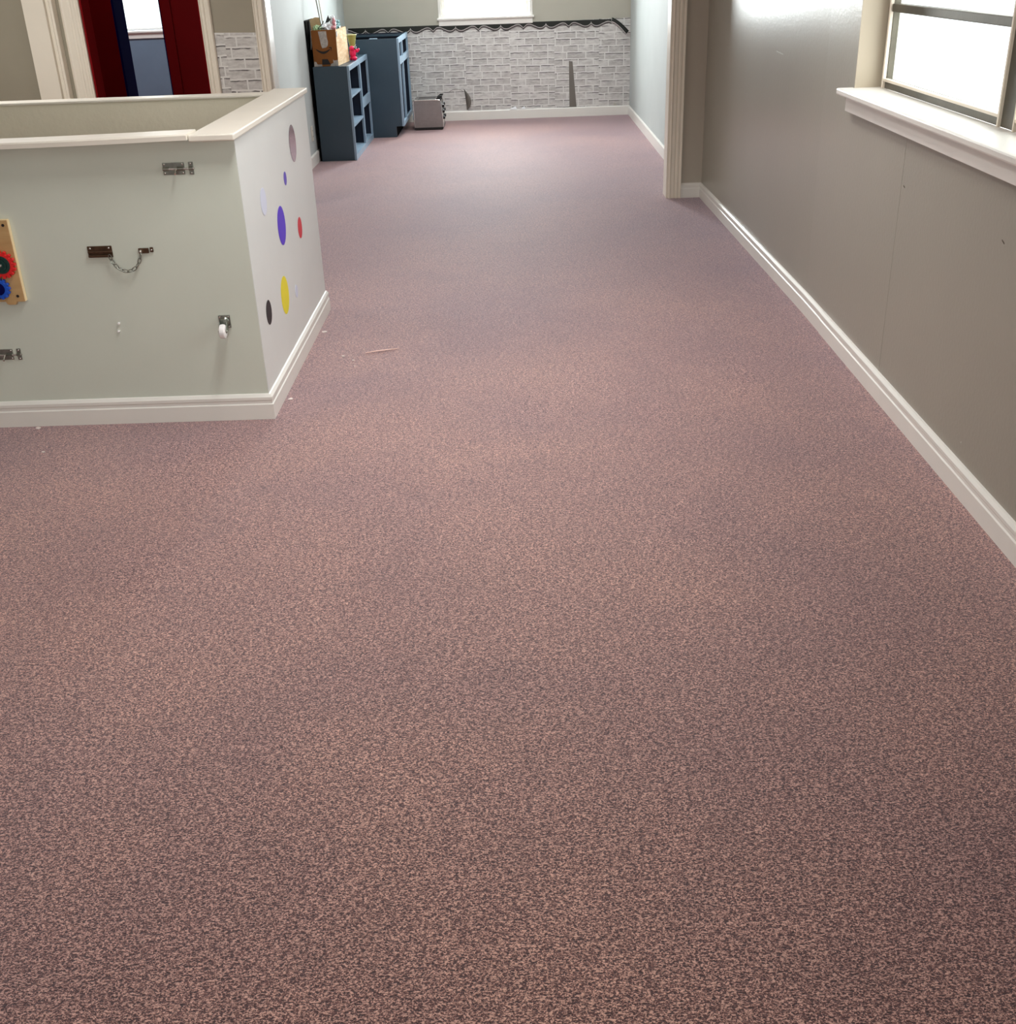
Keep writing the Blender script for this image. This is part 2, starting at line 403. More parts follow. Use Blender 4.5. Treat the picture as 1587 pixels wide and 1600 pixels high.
# right wall of the near room with the window opening
WY0, WY1, WZ0, WZ1 = 2.05, 4.55, 1.0, 2.1
bm = BM()
def slab(y0, y1, z0, z1):
    a0, a1 = rx(y0), rx(y1)
    prism(bm, [(a0, y0, z0), (1.482, y0, z0), (1.482, y1, z0), (a1, y1, z0)], (0, 0, z1-z0))
slab(-3.2, WY0, 0, CE); slab(WY0, WY1, 0, WZ0); slab(WY0, WY1, WZ1, CE); slab(WY1, 5.0, 0, CE); slab(5.0, YM+0.1, 0, CE)
struct('wall_right', bm, M['wall_grey'], label='glossy grey right wall of the near room below and beside the window', cat='wall')
bm = BM(); box(bm, rx(3.9)-0.0006, rx(3.9)+0.003, 3.896, 3.902, 0.09, 0.95)
struct('trim_1', bm, M['wall_grey'], label='thin vertical panel seam in the grey right wall', cat='seam')

# short return wall on the right, with the cased end of the wide opening
bm = BM(); box(bm, 1.075, 1.33, YM+0.012, YM+0.15, 0, CE)
struct('wall_middle_right', bm, M['wall_stub'], label='short grey return wall at the right of the wide opening', cat='wall')
# middle wall, left part, with the doorway to the side room
DX0, DX1, DZ = -2.755, -1.985, 2.08
bm = BM(); wallgrid(bm, 'X', YM+0.012, YM+0.15, -6.0, -1.60, 0, CE, [(DX0, DX1, -0.001, DZ)])
struct('wall_middle_left', bm, M['wall_left'], label='taupe middle wall with a doorway, left of the wide opening', cat='wall')
bm = BM(); box(bm, -1.60, 1.075, YM+0.012, YM+0.15, 2.2, CE)
struct('wall_middle_header', bm, M['wall_stub'], label='wall above the wide opening', cat='wall')

# far room
bm = BM(); box(bm, XR, 1.40, YM+0.15, YB+0.15, 0, CE)
struct('wall_far_right', bm, M['wall_pale'], label='pale right wall of the far room', cat='wall')
bm = BM(); box(bm, XL-0.14, XL, YM+0.15, YB+0.001, 0, CE)
struct('wall_far_left', bm, M['wall_pale'], label='pale left wall of the far room behind the cabinets', cat='wall')
BW = (-0.690, 0.215, 1.0, 2.05)
bm = BM(); wallgrid(bm, 'X', YB, YB+0.14, XL, XR, 0, CE, [BW])
struct('wall_back', bm, M['wall_sage'], label='sage grey back wall of the far room around the window', cat='wall')
# side room seen through the doorway
SW = (-4.05, -3.42, 0.985, 2.0)
bm = BM(); wallgrid(bm, 'X', YB, YB+0.14, -6.0, XL-0.14, 0, CE, [SW])
struct('wall_side_room_back', bm, M['slate'], label='slate blue wall with a window far beyond the red doorway', cat='wall')
bm = BM(); wallgrid(bm, 'X', 9.60, 9.80, -6.0, XL-0.14, 0, CE, [(-3.135, -2.745, -0.001, 2.1)])
struct('wall_side_hall_red', bm, M['red'], label='deep red wall seen through the doorway', cat='wall')
bm = BM(); box(bm, -3.137, -3.118, 9.602, 9.85, 0, 2.1)
struct('trim_2', bm, M['navy'], label='dark navy jamb in the gap of the red wall', cat='trim')
bm = BM(); box(bm, -2.762, -2.74, 9.606, 9.85, 0, 2.1)
struct('trim_3', bm, M['navy'], label='thin navy edge on the right of the red wall gap', cat='trim')
bm = BM(); box(bm, -2.745, -2.665, 9.575, 9.605, 0, 2.16)
struct('trim_4', bm, M['red'], label='red door casing right of the gap in the red wall', cat='trim')
bm = BM(); box(bm, -6.0, -5.86, YM+0.15, YB, 0, CE)
struct('wall_side_room_left', bm, M['slate'], label='blue left wall of the side room', cat='wall')
# near room, out of frame
bm = BM(); box(bm, -6.0, -5.86, -3.2, YM+0.02, 0, CE)
struct('wall_left', bm, M['wall_left'], label='taupe left wall of the near room', cat='wall')
bm = BM(); box(bm, -6.0, 1.5, -3.34, -3.2, 0, CE)
struct('wall_near', bm, M['wall_left'], label='taupe wall behind the viewpoint', cat='wall')

# ------------------------------------------------------------------ baseboards
PB = [(0, 0), (0.014, 0), (0.014, 0.058), (0.0105, 0.062), (0.0105, 0.072), (0.0125, 0.076), (0.0125, 0.086), (0.005, 0.096), (0, 0.098)]
PF = [(0, 0), (0.014, 0), (0.014, 0.084), (0.008, 0.093), (0, 0.094)]
bm = BM(); profile_run(bm, [(1.147, YM+0.012), (rx(YM), YM+0.012), (rx(5.0), 5.0), (rx(4.69), 4.69)][::-1], PB)
struct('baseboard_right', bm, M['white_trim'], label='moulded white baseboard along the grey right wall, far length', cat='baseboard')
bm = BM(); profile_run(bm, [(rx(-3), -3.2), (rx(4.686), 4.686)], [(o+0.002 if o else 0, z) for o, z in PB])
struct('baseboard_right_near', bm, M['white_trim'], label='moulded white baseboard along the grey right wall, near length', cat='baseboard')
bm = BM(); profile_run(bm, [(XR, YM+0.16), (XR, YB), (XL, YB), (XL, YM+0.16)], PF)
struct('baseboard_far_room', bm, M['white_trim'], label='plain white baseboard round the far room', cat='baseboard')
bm = BM(); profile_run(bm, [(-2.93, YM+0.012), (-5.8, YM+0.012)], PB)
struct('baseboard_left', bm, M['white_trim'], label='white baseboard on the left middle wall', cat='baseboard')

# ------------------------------------------------------------------ casings
def casing(name, x0, x1, yf, z1, label, depth=0.02, flip=False):
    """vertical fluted casing board, front face at yf"""
    w_ = x1-x0; cols = [(0, .55), (.10, 1), (.20, .8), (.42, .8), (.47, .62), (.55, .62), (.60, .9), (.72, .9), (.76, .7), (.86, .7), (.92, 1), (1, 1)]
    if flip: cols = [(1-a, b) for a, b in cols[::-1]]
    pts = [(x0+a*w_, yf+(1-b)*depth, 0) for a, b in cols] + [(x1, yf+depth, 0), (x0, yf+depth, 0)]
    bm = BM(); prism(bm, pts, (0, 0, z1))
    return struct(name, bm, M['cream'], label=label, cat='trim')
casing('trim_5', 1.062, 1.147, YM-0.008, 2.2, 'cream fluted casing at the right of the wide opening')
bm = BM(); box(bm, 1.047, 1.0745, YM+0.004, YM+0.165, 0, 2.19)
struct('trim_6', bm, M['cream'], bevel=0.002, label='cream jamb board lining the right end of the wide opening', cat='trim')
casing('trim_7', -1.640, -1.575, YM-0.008, 2.2, 'cream casing between the brick paper and the wide opening', flip=True)
bm = BM(); box(bm, -1.5995, -1.560, YM+0.0125, YM+0.165, 0, 2.19)
struct('trim_8', bm, M['white_trim'], label='white jamb board lining the left end of the wide opening', cat='trim')
casing('trim_9', -1.985, -1.915, YM-0.008, 2.15, 'cream casing right of the doorway to the red hall', flip=True)
casing('trim_10', -2.880, -2.755, YM-0.008, 2.15, 'wide cream fluted casing left of the doorway to the red hall')
bm = BM(); box(bm, -3.085, -2.945, YM-0.09, YM+0.012, 0, 2.3)
struct('trim_11', bm, M['cream'], bevel=0.003, label='broad flat cream board left of the doorway casing', cat='trim')
bm = BM(); box(bm, -2.945, -2.905, YM-0.06, YM+0.012, 0, 2.3); box(bm, -2.93, -2.92, YM-0.066, YM-0.055, 0, 2.3)
struct('trim_12', bm, M['cream'], bevel=0.003, label='narrow beaded strip on the edge of the broad cream board', cat='trim')
bm = BM(); box(bm, DX0-0.001, DX0+0.012, YM+0.0125, YM+0.16, 0, DZ); box(bm, DX1-0.012, DX1+0.001, YM+0.0125, YM+0.16, 0, DZ); box(bm, DX0, DX1, YM+0.0125, YM+0.16, DZ-0.012, DZ+0.001)
struct('door_1', bm, M['red'], label='red door lining of the doorway to the red hall', cat='doorway')

# ------------------------------------------------------------------ windows
W1 = sthing('window_1', 'aluminium window with several lites in the grey right wall', 'window', (1.33, 3.3, 1.0))
bm = BM()
box(bm, 1.21+0.055, 1.43, WY0+0.001, WY1-0.001, 0.995, 1.020)       # stool, inside part
box(bm, 1.262, 1.329, WY0-0.06, WY1+0.022, 0.9955, 1.0195)
struct('window_sill', bm, M['white_trim'], W1, bevel=0.006)
bm = BM(); box(bm, 1.300, 1.3305, WY0-0.03, WY1+0.012, 0.935, 0.996)
struct('window_apron', bm, M['white_trim'], W1, bevel=0.002)
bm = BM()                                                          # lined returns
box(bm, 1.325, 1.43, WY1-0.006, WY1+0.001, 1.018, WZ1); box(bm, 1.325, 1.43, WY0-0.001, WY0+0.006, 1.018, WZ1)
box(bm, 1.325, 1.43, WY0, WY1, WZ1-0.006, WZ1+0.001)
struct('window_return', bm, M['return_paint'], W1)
bm = BM(); box(bm, 1.4535, 1.4825, WY1-0.008, WY1+0.001, 1.0, WZ1); box(bm, 1.4535, 1.4825, WY0-0.001, WY0+0.008, 1.0, WZ1)
box(bm, 1.4535, 1.4825, WY0, WY1, 0.999, 1.008)
struct('outer_stop', bm, M['white_trim'], W1)  # pale board added over the outer reveal, outdoor light put into its colour
XF = 1.425
bm = BM()
wallgrid(bm, 'Y', XF, XF+0.028, WY0+0.007, WY1-0.008, 1.02, WZ1-0.007, [(2.15, 3.28, 1.052, 2.05), (3.40, 4.497, 1.052, 2.05)])
struct('window_frame', bm, M['alu'], W1, bevel=0.002)
bm = BM()
for a, b in ((2.15, 3.28), (3.40, 4.497)):
    box(bm, XF-0.008, XF+0.012, a-0.002, b+0.002, 1.045, 1.055)
    box(bm, XF-0.010, XF+0.006, b, b+(0.014 if b > 4 else 0.008), 1.02, 2.06)
    box(bm, XF-0.010, XF+0.006, a-0.010, a, 1.02, 2.06)
struct('window_bead', bm, M['alu_pale'], W1, bevel=0.002)
bm = BM()
for a, b in ((2.15, 3.28), (3.40, 4.497)):
    for z in (1.30, 1.555, 1.81): box(bm, XF-0.004, XF+0.03, a, b, z-0.014, z+0.014)
struct('window_muntin', bm, M['alu'], W1, bevel=0.003)
for a, b in ((2.15, 3.28), (3.40, 4.497)):
    bm = BM(); box(bm, XF+0.02, XF+0.024, a, b, 1.052, 2.05); struct('glass_pane', bm, M['glass'], W1)

def far_window(name, label, wn, loc, frame_m):
    x0, x1, z0, z1 = wn
    t = sthing(name, label, 'window', loc)
    bm = BM(); box(bm, x0-0.045, x1+0.045, YB-0.035, YB+0.001, z0-0.018, z0+0.002); struct('window_sill', bm, M['white_trim'], t, bevel=0.004)
    bm = BM(); box(bm, x0-0.03, x1+0.03, YB-0.014, YB+0.001, z0-0.072, z0-0.018); struct('window_apron', bm, M['white_trim'], t, bevel=0.002)
    bm = BM(); wallgrid(bm, 'X', YB+0.03, YB+0.06, x0+0.001, x1-0.001, z0+0.002, z1-0.001, [(x0+0.04, x1-0.04, z0+0.03, z1-0.04)])
    struct('window_frame', bm, frame_m, t, bevel=0.003)
    bm = BM(); wallgrid(bm, 'X', YB-0.012, YB+0.001, x0-0.03, x1+0.03, z0+0.002, z1+0.03, [(x0, x1, z0+0.001, z1)])
    struct('window_trim', bm, M['white_trim'], t)
    bm = BM(); box(bm, x0+0.04, x1-0.04, YB+0.045, YB+0.049, z0+0.03, z1-0.04); struct('glass_pane', bm, M['glass'], t)
    return t
far_window('window_2', 'bright white-framed window in the back wall above the brick paper', BW, (-0.24, YB, 1.0), M['white_trim'])
far_window('window_3', 'bright window in the slate blue wall beyond the red doorway', SW, (-3.73, YB, 0.985), M['white_trim'])

# ------------------------------------------------------------------ brick wallpaper
yp = YB-0.0025
bm = BM()
top = 0.937; bot = 0.093
prism(bm, [(XL+0.001, yp, bot), (0.616, yp, bot), (0.614, yp, 0.551), (0.614, yp, top), (XL+0.001, yp, top)], (0, 0.0022, 0))
prism(bm, [(0.692, yp, bot), (1.085, yp, bot), (1.090, yp, 0.128), (1.122, yp, bot), (XR-0.001, yp, bot), (XR-0.001, yp, 0.945), (0.614, yp, 0.937), (0.614, yp, 0.5515), (0.652, yp, 0.545)], (0, 0.0022, 0))
o = obj('brick_wallpaper', bm, M['brick']); tag(o, 'white brick patterned wallpaper on the lower back wall under the window', 'wallpaper')
bm = BM(); prism(bm, [(0.614, YB-0.0008, bot), (0.694, YB-0.0008, bot), (0.655, YB-0.0008, 0.545), (0.614, YB-0.0008, 0.553)], (0, 0.0007, 0)); obj('bare_patch', bm, M['paper_back'], o, label='bare dark wall in the torn gap')
bm = BM(); yq = YM+0.0095
prism(bm, [(-1.914, yq, 0.09), (-1.641, yq, 0.09), (-1.641, yq, 1.142), (-1.914, yq, 1.150)], (0, 0.0022, 0))
o = obj('brick_wallpaper', bm, M['brick']); tag(o, 'narrow strip of white brick wallpaper between doorway and wide opening', 'wallpaper')
# torn flap near the toaster
t = thing('torn_wallpaper_flap', 'curled torn flap of brick wallpaper on the back wall right of the toaster', 'wallpaper flap', (-0.47, YB-0.003, 0.10))
bm = BM()
rows = []
for i in range(9):
    s = i/8; z = 0.10+0.21*s
    wd = 0.055*math.sin(PI*min(1, s*1.05))**0.8+0.002
    rows.append([(-0.475-0.02*s*s, 0.0, z), (-0.475-0.02*s*s+wd*0.5, -0.02*math.sin(PI*s), z+0.004), (-0.475-0.02*s*s+wd, -0.035*math.sin(PI*s), z)])
vs = [[bm.verts.new((x, YB-0.004+y, z)) for x, y, z in r] for r in rows]
for a, b in zip(vs, vs[1:]):
    for k in range(2): bm.faces.new((a[k], a[k+1], b[k+1], b[k]))
o = obj('paper_curl', bm, M['paper_back'], t, smooth=True)
md = o.modifiers.new('thick', 'SOLIDIFY'); md.thickness = 0.0012
bm = BM()
tube(bm, [(-0.66+0.165*(i/12), YB-0.004, 0.285+0.03*math.sin(PI*i/12)) for i in range(13)], 0.0018, 6)
obj('torn_edge', bm, M['paper_back'], t)
# small lifted bits above the baseboard
for (x, z, wv) in ((0.10, 0.093, 0.05), (-0.02, 0.093, 0.08)):
    bm = BM(); prism(bm, [(x, YB-0.018, z+0.002), (x+wv, YB-0.016, z+0.002), (x+wv*0.8, YB-0.004, z+0.028), (x+wv*0.3, YB-0.004, z+0.016)], (0, 0.001, 0))
    o = obj('paper_scrap', bm, M['bag'])
    tag(o, 'white paper scrap lifting %s above the back baseboard' % ('on the right' if x > 0.05 else 'on the left'), 'paper scrap', 'paper scraps over the back baseboard')

# ------------------------------------------------------------------ scalloped border
def scal(x):
    """lower edge height of the border at x: up-tick every 0.466 m, down-cusp half way"""
    p = ((x-0.846) / 0.4655) % 1.0
    u = p*2 if p < 0.5 else (1-p)*2
    return 0.886-0.020*math.sin(2*PI*u)*(1.0) + (0.003 if u < 0.5 else 0.0)-0.014*max(0, (u-0.86)/0.14)+0.010*max(0, (0.10-u)/0.10)
B = thing('scalloped_border', 'black bulletin-board border strip with grey scallops along the top of the brick paper', 'border', (-0.2, YB-0.004, 0.86))
xs = [-1.66+i*0.0115 for i in range(int((1.06+1.66)/0.0115)+1)]
def ribbon(lo, hi, y, th):
    bm = BM(); A = []; 
    for x in xs:
        l, h = lo(x), hi(x); A.append([bm.verts.new((x, y, l)), bm.verts.new((x, y, h)), bm.verts.new((x, y+th, h)), bm.verts.new((x, y+th, l))])
    for a, b in zip(A, A[1:]):
        for k in range(4): bm.faces.new((a[k], b[k], b[(k+1) % 4], a[(k+1) % 4]))
    bm.faces.new(A[0]); bm.faces.new(A[-1][::-1]); return bm
obj('border_strip', ribbon(lambda x: scal(x)+0.005, lambda x: 0.937, YB-0.0055, 0.002), M['border_black'], B)
obj('scallop_band', ribbon(lambda x: scal(x)-0.007, lambda x: scal(x)+0.012, YB-0.0075, 0.0015), M['border_grey'], B)
obj('scallop_line', ribbon(lambda x: scal(x)+0.007, lambda x: scal(x)+0.014, YB-0.0085, 0.0015), M['border_line'], B)
for k in range(-5, 1):
    x = 0.846+0.4655*k; bm = BM()
    box(bm, x-0.003, x+0.003, YB-0.0090, YB-0.0070, 0.896, 0.918); obj('scallop_tick', bm, M['border_line'], B)
# peeled end hanging forward
def peel(off, wd, m_, nm, dy):
    bm = BM(); A = []
    for i in range(13):
        s = i/12; x = 1.058+0.15*s; z = 0.922-0.11*s**1.5-0.004*s; y = YB-0.008-0.035*s-dy
        A.append([bm.verts.new((x+off*0.5*s, y, z+off)), bm.verts.new((x+(off+wd)*0.8*s, y-0.004, z+off+wd*(1-0.3*s)))])
    for a, b in zip(A, A[1:]): bm.faces.new((a[0], b[0], b[1], a[1]))
    o = obj(nm, bm, m_, B, smooth=True); md = o.modifiers.new('thick', 'SOLIDIFY'); md.thickness = 0.0015
peel(-0.022, 0.052, M['border_black'], 'peeled_end', 0.0)
peel(-0.020, 0.014, M['border_line'], 'peeled_line', 0.004)

# ------------------------------------------------------------------ half-wall enclosure
PX, PY0, PY1, PXL = -0.930, 3.865, 5.29, -4.3
E = thing('half_wall_enclosure', 'waist-high grey and white half wall with off-white cap in the middle of the floor', 'half wall', (-1.0, 3.9, 0))
bm = BM(); box(bm, PXL, PX-0.002, PY0, PY0+0.10, 0, 1.0); obj('front_panel', bm, M['wall_part'], E, label='grey front panel')
bm = BM(); box(bm, PX-0.11, PX, PY0+0.0005, PY1, 0, 0.9995); obj('side_panel', bm, M['part_white'], E, label='white side panel with coloured dots')
bm = BM(); box(bm, PXL, PX-0.111, 5.20, PY1-0.001, 0, 1.0); obj('back_panel', bm, M['part_inner'], E, label='beige textured back panel')
bm = BM(); box(bm, PXL-0.1, PXL, PY0, PY1, 0, 1.0); obj('end_panel', bm, M['wall_part'], E)
# caps
def cap(pts, z0, z1, nm):
    bm = BM(); prism(bm, [(x, y, z0) for x, y in pts], (0, 0, z1-z0)); return obj(nm, bm, M['cap'], E, bevel=0.005, seg=3)
bm = BM()
n = 24                                                            # front cap is warped: its right end lifts off the panel
A = []
for i in range(n+1):
    x = -1.0715-(i/n)**1.5*(PXL*-1-1.071+0.1); s = (-1.0715-x); dz = 0.0085*max(0.0, 1-s/0.62)**1.4
    A.append([bm.verts.new((x, y, z+dz)) for y, z in ((3.800, 1.0005), (3.800, 1.015), (3.805, 1.0195), (3.925, 1.0195), (3.93, 1.015), (3.93, 1.0005))])
for a, b in zip(A, A[1:]):
    for k in range(6): bm.faces.new((a[k], b[k], b[(k+1) % 6], a[(k+1) % 6]))
bm.faces.new(A[0]); bm.faces.new(A[-1][::-1]); 
obj('front_cap', bm, M['cap'], E)
cap([(-1.0705, 3.815), (-0.918, 3.815), (-0.918, 5.315), (-1.0705, 5.315)], 1.0005, 1.0225, 'side_cap')
cap([(PXL, 5.185), (-1.072, 5.185), (-1.072, 5.292), (PXL, 5.292)], 1.0005, 1.0125, 'back_cap')
bm = BM(); profile_run(bm, [(PXL, PY0), (PX, PY0), (PX, PY1), (PX-0.02, PY1)][::-1], [(o_, z_) for o_, z_ in PB])
obj('baseboard', bm, M['white_trim'], E)

# round decals and holes on the white side
def disc(name, y, z, r, m_, label, cat='sticker', grp=None, th=0.0015, rim=None, ry=1.0):
    t = None
    bm = BM(); lathe(bm, (PX, y, z), [(r*0.98, 0.0002), (r, th*0.6), (r*0.97, th), (0.0005, th)], 'X', 40, sx=ry)
    o = obj(name, bm, m_); tag(o, label, cat, grp)
    if rim:
        bm = BM(); lathe(bm, (PX, y, z), [(r*1.06, 0.0001), (r*1.06, th*0.5), (0.001, th*0.5)], 'X', 40)
        c = obj('sticker_rim', bm, M['grey_ring'], o)
    return o
disc('mirror_disc', 4.882, 0.842, 0.075, M['mirror'], 'round mirror disc at the top of the white side panel', 'mirror', th=0.001)
disc('round_sticker', 4.635, 0.740, 0.027, M['violet'], 'tiny violet dot below the round mirror on the white side panel')
disc('round_sticker', 4.185, 0.733, 0.050, M['lavender'], 'pale lavender dot near the front edge of the white side panel')
disc('round_sticker', 4.455, 0.588, 0.076, M['purple'], 'largest violet dot in the middle of the white side panel')
disc('round_sticker', 4.829, 0.500, 0.045, M['redv'], 'red dot on the white side panel right of the large violet one')
disc('round_sticker', 4.356, 0.333, 0.075, M['yellow'], 'yellow dot low on the white side panel')
disc('round_sticker', 4.037, 0.355, 0.046, M['blackv'], 'black dot low on the white side panel left of the yellow one')
disc('round_sticker', 4.592, 0.285, 0.027, M['lavender'], 'faint small lavender dot right of the yellow dot')

# ------------------------------------------------------------------ hardware on the grey front
FY = PY0
def screw(parent, x, y, z, r=0.0035):
    bm = BM(); lathe(bm, (x, y, z), [(r, 0.0), (r*0.9, -0.0014), (r*0.4, -0.0022), (0.0003, -0.0023)], 'Y', 12)
    return obj('screw', bm, M['screw'], parent, smooth=True)
def slide_bolt(x0, zt, label):
    """barrel bolt: 0.073 long plate, 0.025 keeper to the right, 0.042 high"""
    t = thing('slide_bolt', label, 'slide bolt', (x0+0.055, FY, zt-0.042))
    bm = BM(); box(bm, x0, x0+0.074, FY-0.0025, FY-0.0002, zt-0.040, zt); obj('bolt_plate', bm, M['zinc'], t, bevel=0.0012)
    bm = BM(); box(bm, x0+0.088, x0+0.104, FY-0.0025, FY-0.0002, zt-0.041, zt+0.001); obj('keeper_plate', bm, M['zinc'], t, bevel=0.0012)
    for a, b in ((x0+0.0005, x0+0.022), (x0+0.049, x0+0.0735), (x0+0.0885, x0+0.1035)):
        pts = [(a, FY-0.002-0.0085*math.sin(PI*i/8), zt-0.0205-0.0070*math.cos(PI*i/8)) for i in range(9)]
        bm = BM(); prism(bm, pts, (b-a, 0, 0)); obj('barrel_guide', bm, M['zinc'], t, bevel=0.0006)
    bm = BM(); cyl(bm, (x0+0.003, FY-0.0068, zt-0.0205), (x0+0.108, FY-0.0068, zt-0.0205), 0.0036, n=16); bolt = obj('bolt_rod', bm, M['steel_edge'], t, smooth=True)
    bm = BM(); cyl(bm, (x0+0.045, FY-0.009, zt-0.022), (x0+0.047, FY-0.030, zt-0.034), 0.0028, 0.0034, n=12); obj('bolt_knob', bm, M['screw'], bolt, smooth=True)
    for dx, dz in ((0.006, 0.0055), (0.068, 0.0055), (0.006, 0.0345), (0.068, 0.0345), (0.096, 0.0050), (0.096, 0.036)): screw(t, x0+dx, FY-0.0025, zt-dz)
    return t
slide_bolt(-1.184, 0.931, 'chrome slide bolt high on the grey front panel near its right end')
slide_bolt(-1.915, 0.299, 'chrome slide bolt low on the grey front panel at the left picture edge')

# chain lock
T = thing('door_chain_lock', 'antique brass chain lock with a silver chain on the grey front panel', 'door chain', (-1.375, FY, 0.567))
bm = BM(); box(bm, -1.494, -1.408, FY-0.004, FY-0.0002, 0.620, 0.6600)
obj('slot_plate', bm, M['bronze'], T, bevel=0.0015)
bm = BM(); box(bm, -1.492, -1.409, FY-0.012, FY-0.0041, 0.6230, 0.6300); box(bm, -1.492, -1.409, FY-0.012, FY-0.0041, 0.6370, 0.6440)
obj('slot_rail', bm, M['bronze'], T, bevel=0.002)
bm = BM(); box(bm, -1.316, -1.280, FY-0.007, FY-0.0002, 0.630, 0.648); box(bm, -1.276, -1.264, FY-0.006, FY-0.0002, 0.633, 0.650)
obj('chain_anchor', bm, M['bronze'], T, bevel=0.002)
for x, z in ((-1.484, 0.6525), (-1.418, 0.6530), (-1.270, 0.641), (-1.290, 0.640)): screw(T, x, FY-0.0045, z, 0.004)
bm = BM(); lathe(bm, (-1.307, FY-0.007, 0.638), [(0.006, 0), (0.0062, -0.004), (0.004, -0.008), (0.0003, -0.0095)], 'Y', 14)
obj('anchor_stud', bm, M['screw'], T, smooth=True)
bm = BM()
p0 = Vector((-1.417, FY-0.014, 0.630)); p1 = Vector((-1.308, FY-0.014, 0.631)); sag = 0.060
def chain_p(s): return Vector((p0.x+(p1.x-p0.x)*s, FY-0.014, p0.z+(p1.z-p0.z)*s-sag*(1-(2*s-1)**2)**0.62))
samp = [chain_p(i/400) for i in range(401)]
acc = [0]
for a, b in zip(samp, samp[1:]): acc.append(acc[-1]+(b-a).length)
NL = 10; tot = acc[-1]; pitch = tot/NL
def at_len(l):
    for i, v in enumerate(acc):
        if v >= l: return samp[i]
    return samp[-1]
for k in range(NL):
    a = at_len(k*pitch); b = at_len((k+1)*pitch); c = (a+b)/2; d = (b-a).normalized()
    side = Vector((0, 1, 0)) if k % 2 else d.cross(Vector((0, 1, 0)))
    if k % 2: side = (Vector((0, 1, 0))*0.75+d.cross(Vector((0, 1, 0)))*0.65).normalized()
    L_ = pitch*0.63; W_ = 0.0052; pts = []
    for i in range(16):
        an = 2*PI*i/16; cx_ = math.copysign(abs(math.cos(an))**0.8, math.cos(an)); pts.append(c+d*(cx_*L_)+side*(math.sin(an)*W_))
    tube(bm, pts, 0.0015, 6, closed=True)
obj('chain', bm, M['zinc'], T, smooth=True)

# caster
T = thing('caster_wheel', 'small caster with a white wheel mounted sideways on the grey front panel', 'caster', (-1.052, FY, 0.33))
bm = BM(); box(bm, -1.074, -1.032, FY-0.003, FY-0.0002, 0.352, 0.399); obj('mount_plate', bm, M['zinc'], T, bevel=0.001)
for x, z in ((-1.068, 0.393), (-1.038, 0.393), (-1.068, 0.358), (-1.038, 0.358)): screw(T, x, FY-0.003, z, 0.003)
bm = BM(); lathe(bm, (-1.053, FY-0.003, 0.376), [(0.017, 0), (0.017, -0.003), (0.0135, -0.007), (0.012, -0.009), (0.0003, -0.0092)], 'Y', 24); obj('swivel_race', bm, M['zinc'], T, smooth=True)
bm = BM()
for x in (-1.0665, -1.0405):
    pts = [(x, FY-0.010, 0.387), (x, FY-0.010, 0.360), (x, FY-0.030, 0.346), (x, FY-0.052, 0.346), (x, FY-0.055, 0.358), (x, FY-0.030, 0.383)]
    prism(bm, pts, (0.0018, 0, 0))
box(bm, -1.0665, -1.0387, FY-0.0125, FY-0.0095, 0.360, 0.387)
obj('fork', bm, M['zinc'], T, bevel=0.0006)
bm = BM(); lathe(bm, (-1.0528, FY-0.045, 0.352), [(0.008, -0.0115), (0.020, -0.0110), (0.0245, -0.008), (0.026, 0), (0.0245, 0.008), (0.020, 0.0110), (0.008, 0.0115)], 'X', 36)
obj('wheel', bm, M['nylon'], T, smooth=True)
bm = BM(); cyl(bm, (-1.070, FY-0.045, 0.352), (-1.0355, FY-0.045, 0.352), 0.003, n=12); obj('axle', bm, M['zinc'], T)
# two white wall plugs
for x, z, l in ((-1.4345, 0.3815, 'upper'), (-1.4405, 0.3525, 'lower')):
    bm = BM(); lathe(bm, (x, FY, z), [(0.0048, -0.0002), (0.0046, -0.005), (0.003, -0.009), (0.0003, -0.0098)], 'Y', 16)
    o = obj('wall_plug', bm, M['nylon'], smooth=True); tag(o, '%s of two white plugs stuck in the grey front panel below the chain' % l, 'plug', 'white plugs in the grey panel')

# gear board
T = thing('gear_board', 'birch plywood toy board with coloured gears on the grey front panel', 'toy gear board', (-1.95, FY, 0.455))
bm = BM()
pts = [(-2.20, 0.478), (-1.815, 0.478), (-1.812, 0.470), (-1.805, 0.466), (-1.781, 0.466), (-1.777, 0.4765), (-1.746, 0.4765), (-1.746, 0.762), (-2.20, 0.762)]
prism(bm, [(x, FY-0.0175, z) for x, z in pts], (0, 0.017, 0))
brd = obj('board', bm, M['birch'], T, bevel=0.0012)
bm = BM(); box(bm, -1.7459, -1.7438, FY-0.0165, FY-0.001, 0.4785, 0.7605); box(bm, -2.2, -1.746, FY-0.0165, FY-0.001, 0.7605, 0.7635)
obj('board_edge', bm, M['birch_edge'], brd, label='pale sanded edge')
def gear(cx, cz, r, teeth, m1, nm, lab):
    bm = BM(); pts = []
    for i in range(teeth):
        a0 = 2*PI*i/teeth
        for da, rr in ((-0.28, 0.82), (-0.17, 1.0), (0.17, 1.0), (0.28, 0.82)):
            a = a0+da*2*PI/teeth*1.35; pts.append((cx+r*rr*math.cos(a), FY-0.034, cz+r*rr*math.sin(a)))
    prism(bm, pts, (0, 0.013, 0))
    g = obj(nm, bm, m1, T, bevel=0.0015, label=lab)
    bm = BM(); cyl(bm, (cx, FY-0.0205, cz), (cx, FY-0.0177, cz), 0.01, n=16); obj('gear_axle', bm, M['screw'], g)
    return g
g = gear(-1.793, 0.612, 0.049, 16, M['gear_red'], 'gear', 'red gear')
bm = BM(); lathe(bm, (-1.793, FY-0.034, 0.612), [(0.031, -0.0001), (0.030, -0.003), (0.022, -0.0035), (0.020, -0.0015), (0.0105, -0.0018), (0.010, -0.006), (0.0003, -0.0065)], 'Y', 32); obj('gear_hub', bm, M['gear_green'], g, smooth=True, label='dark green hub')
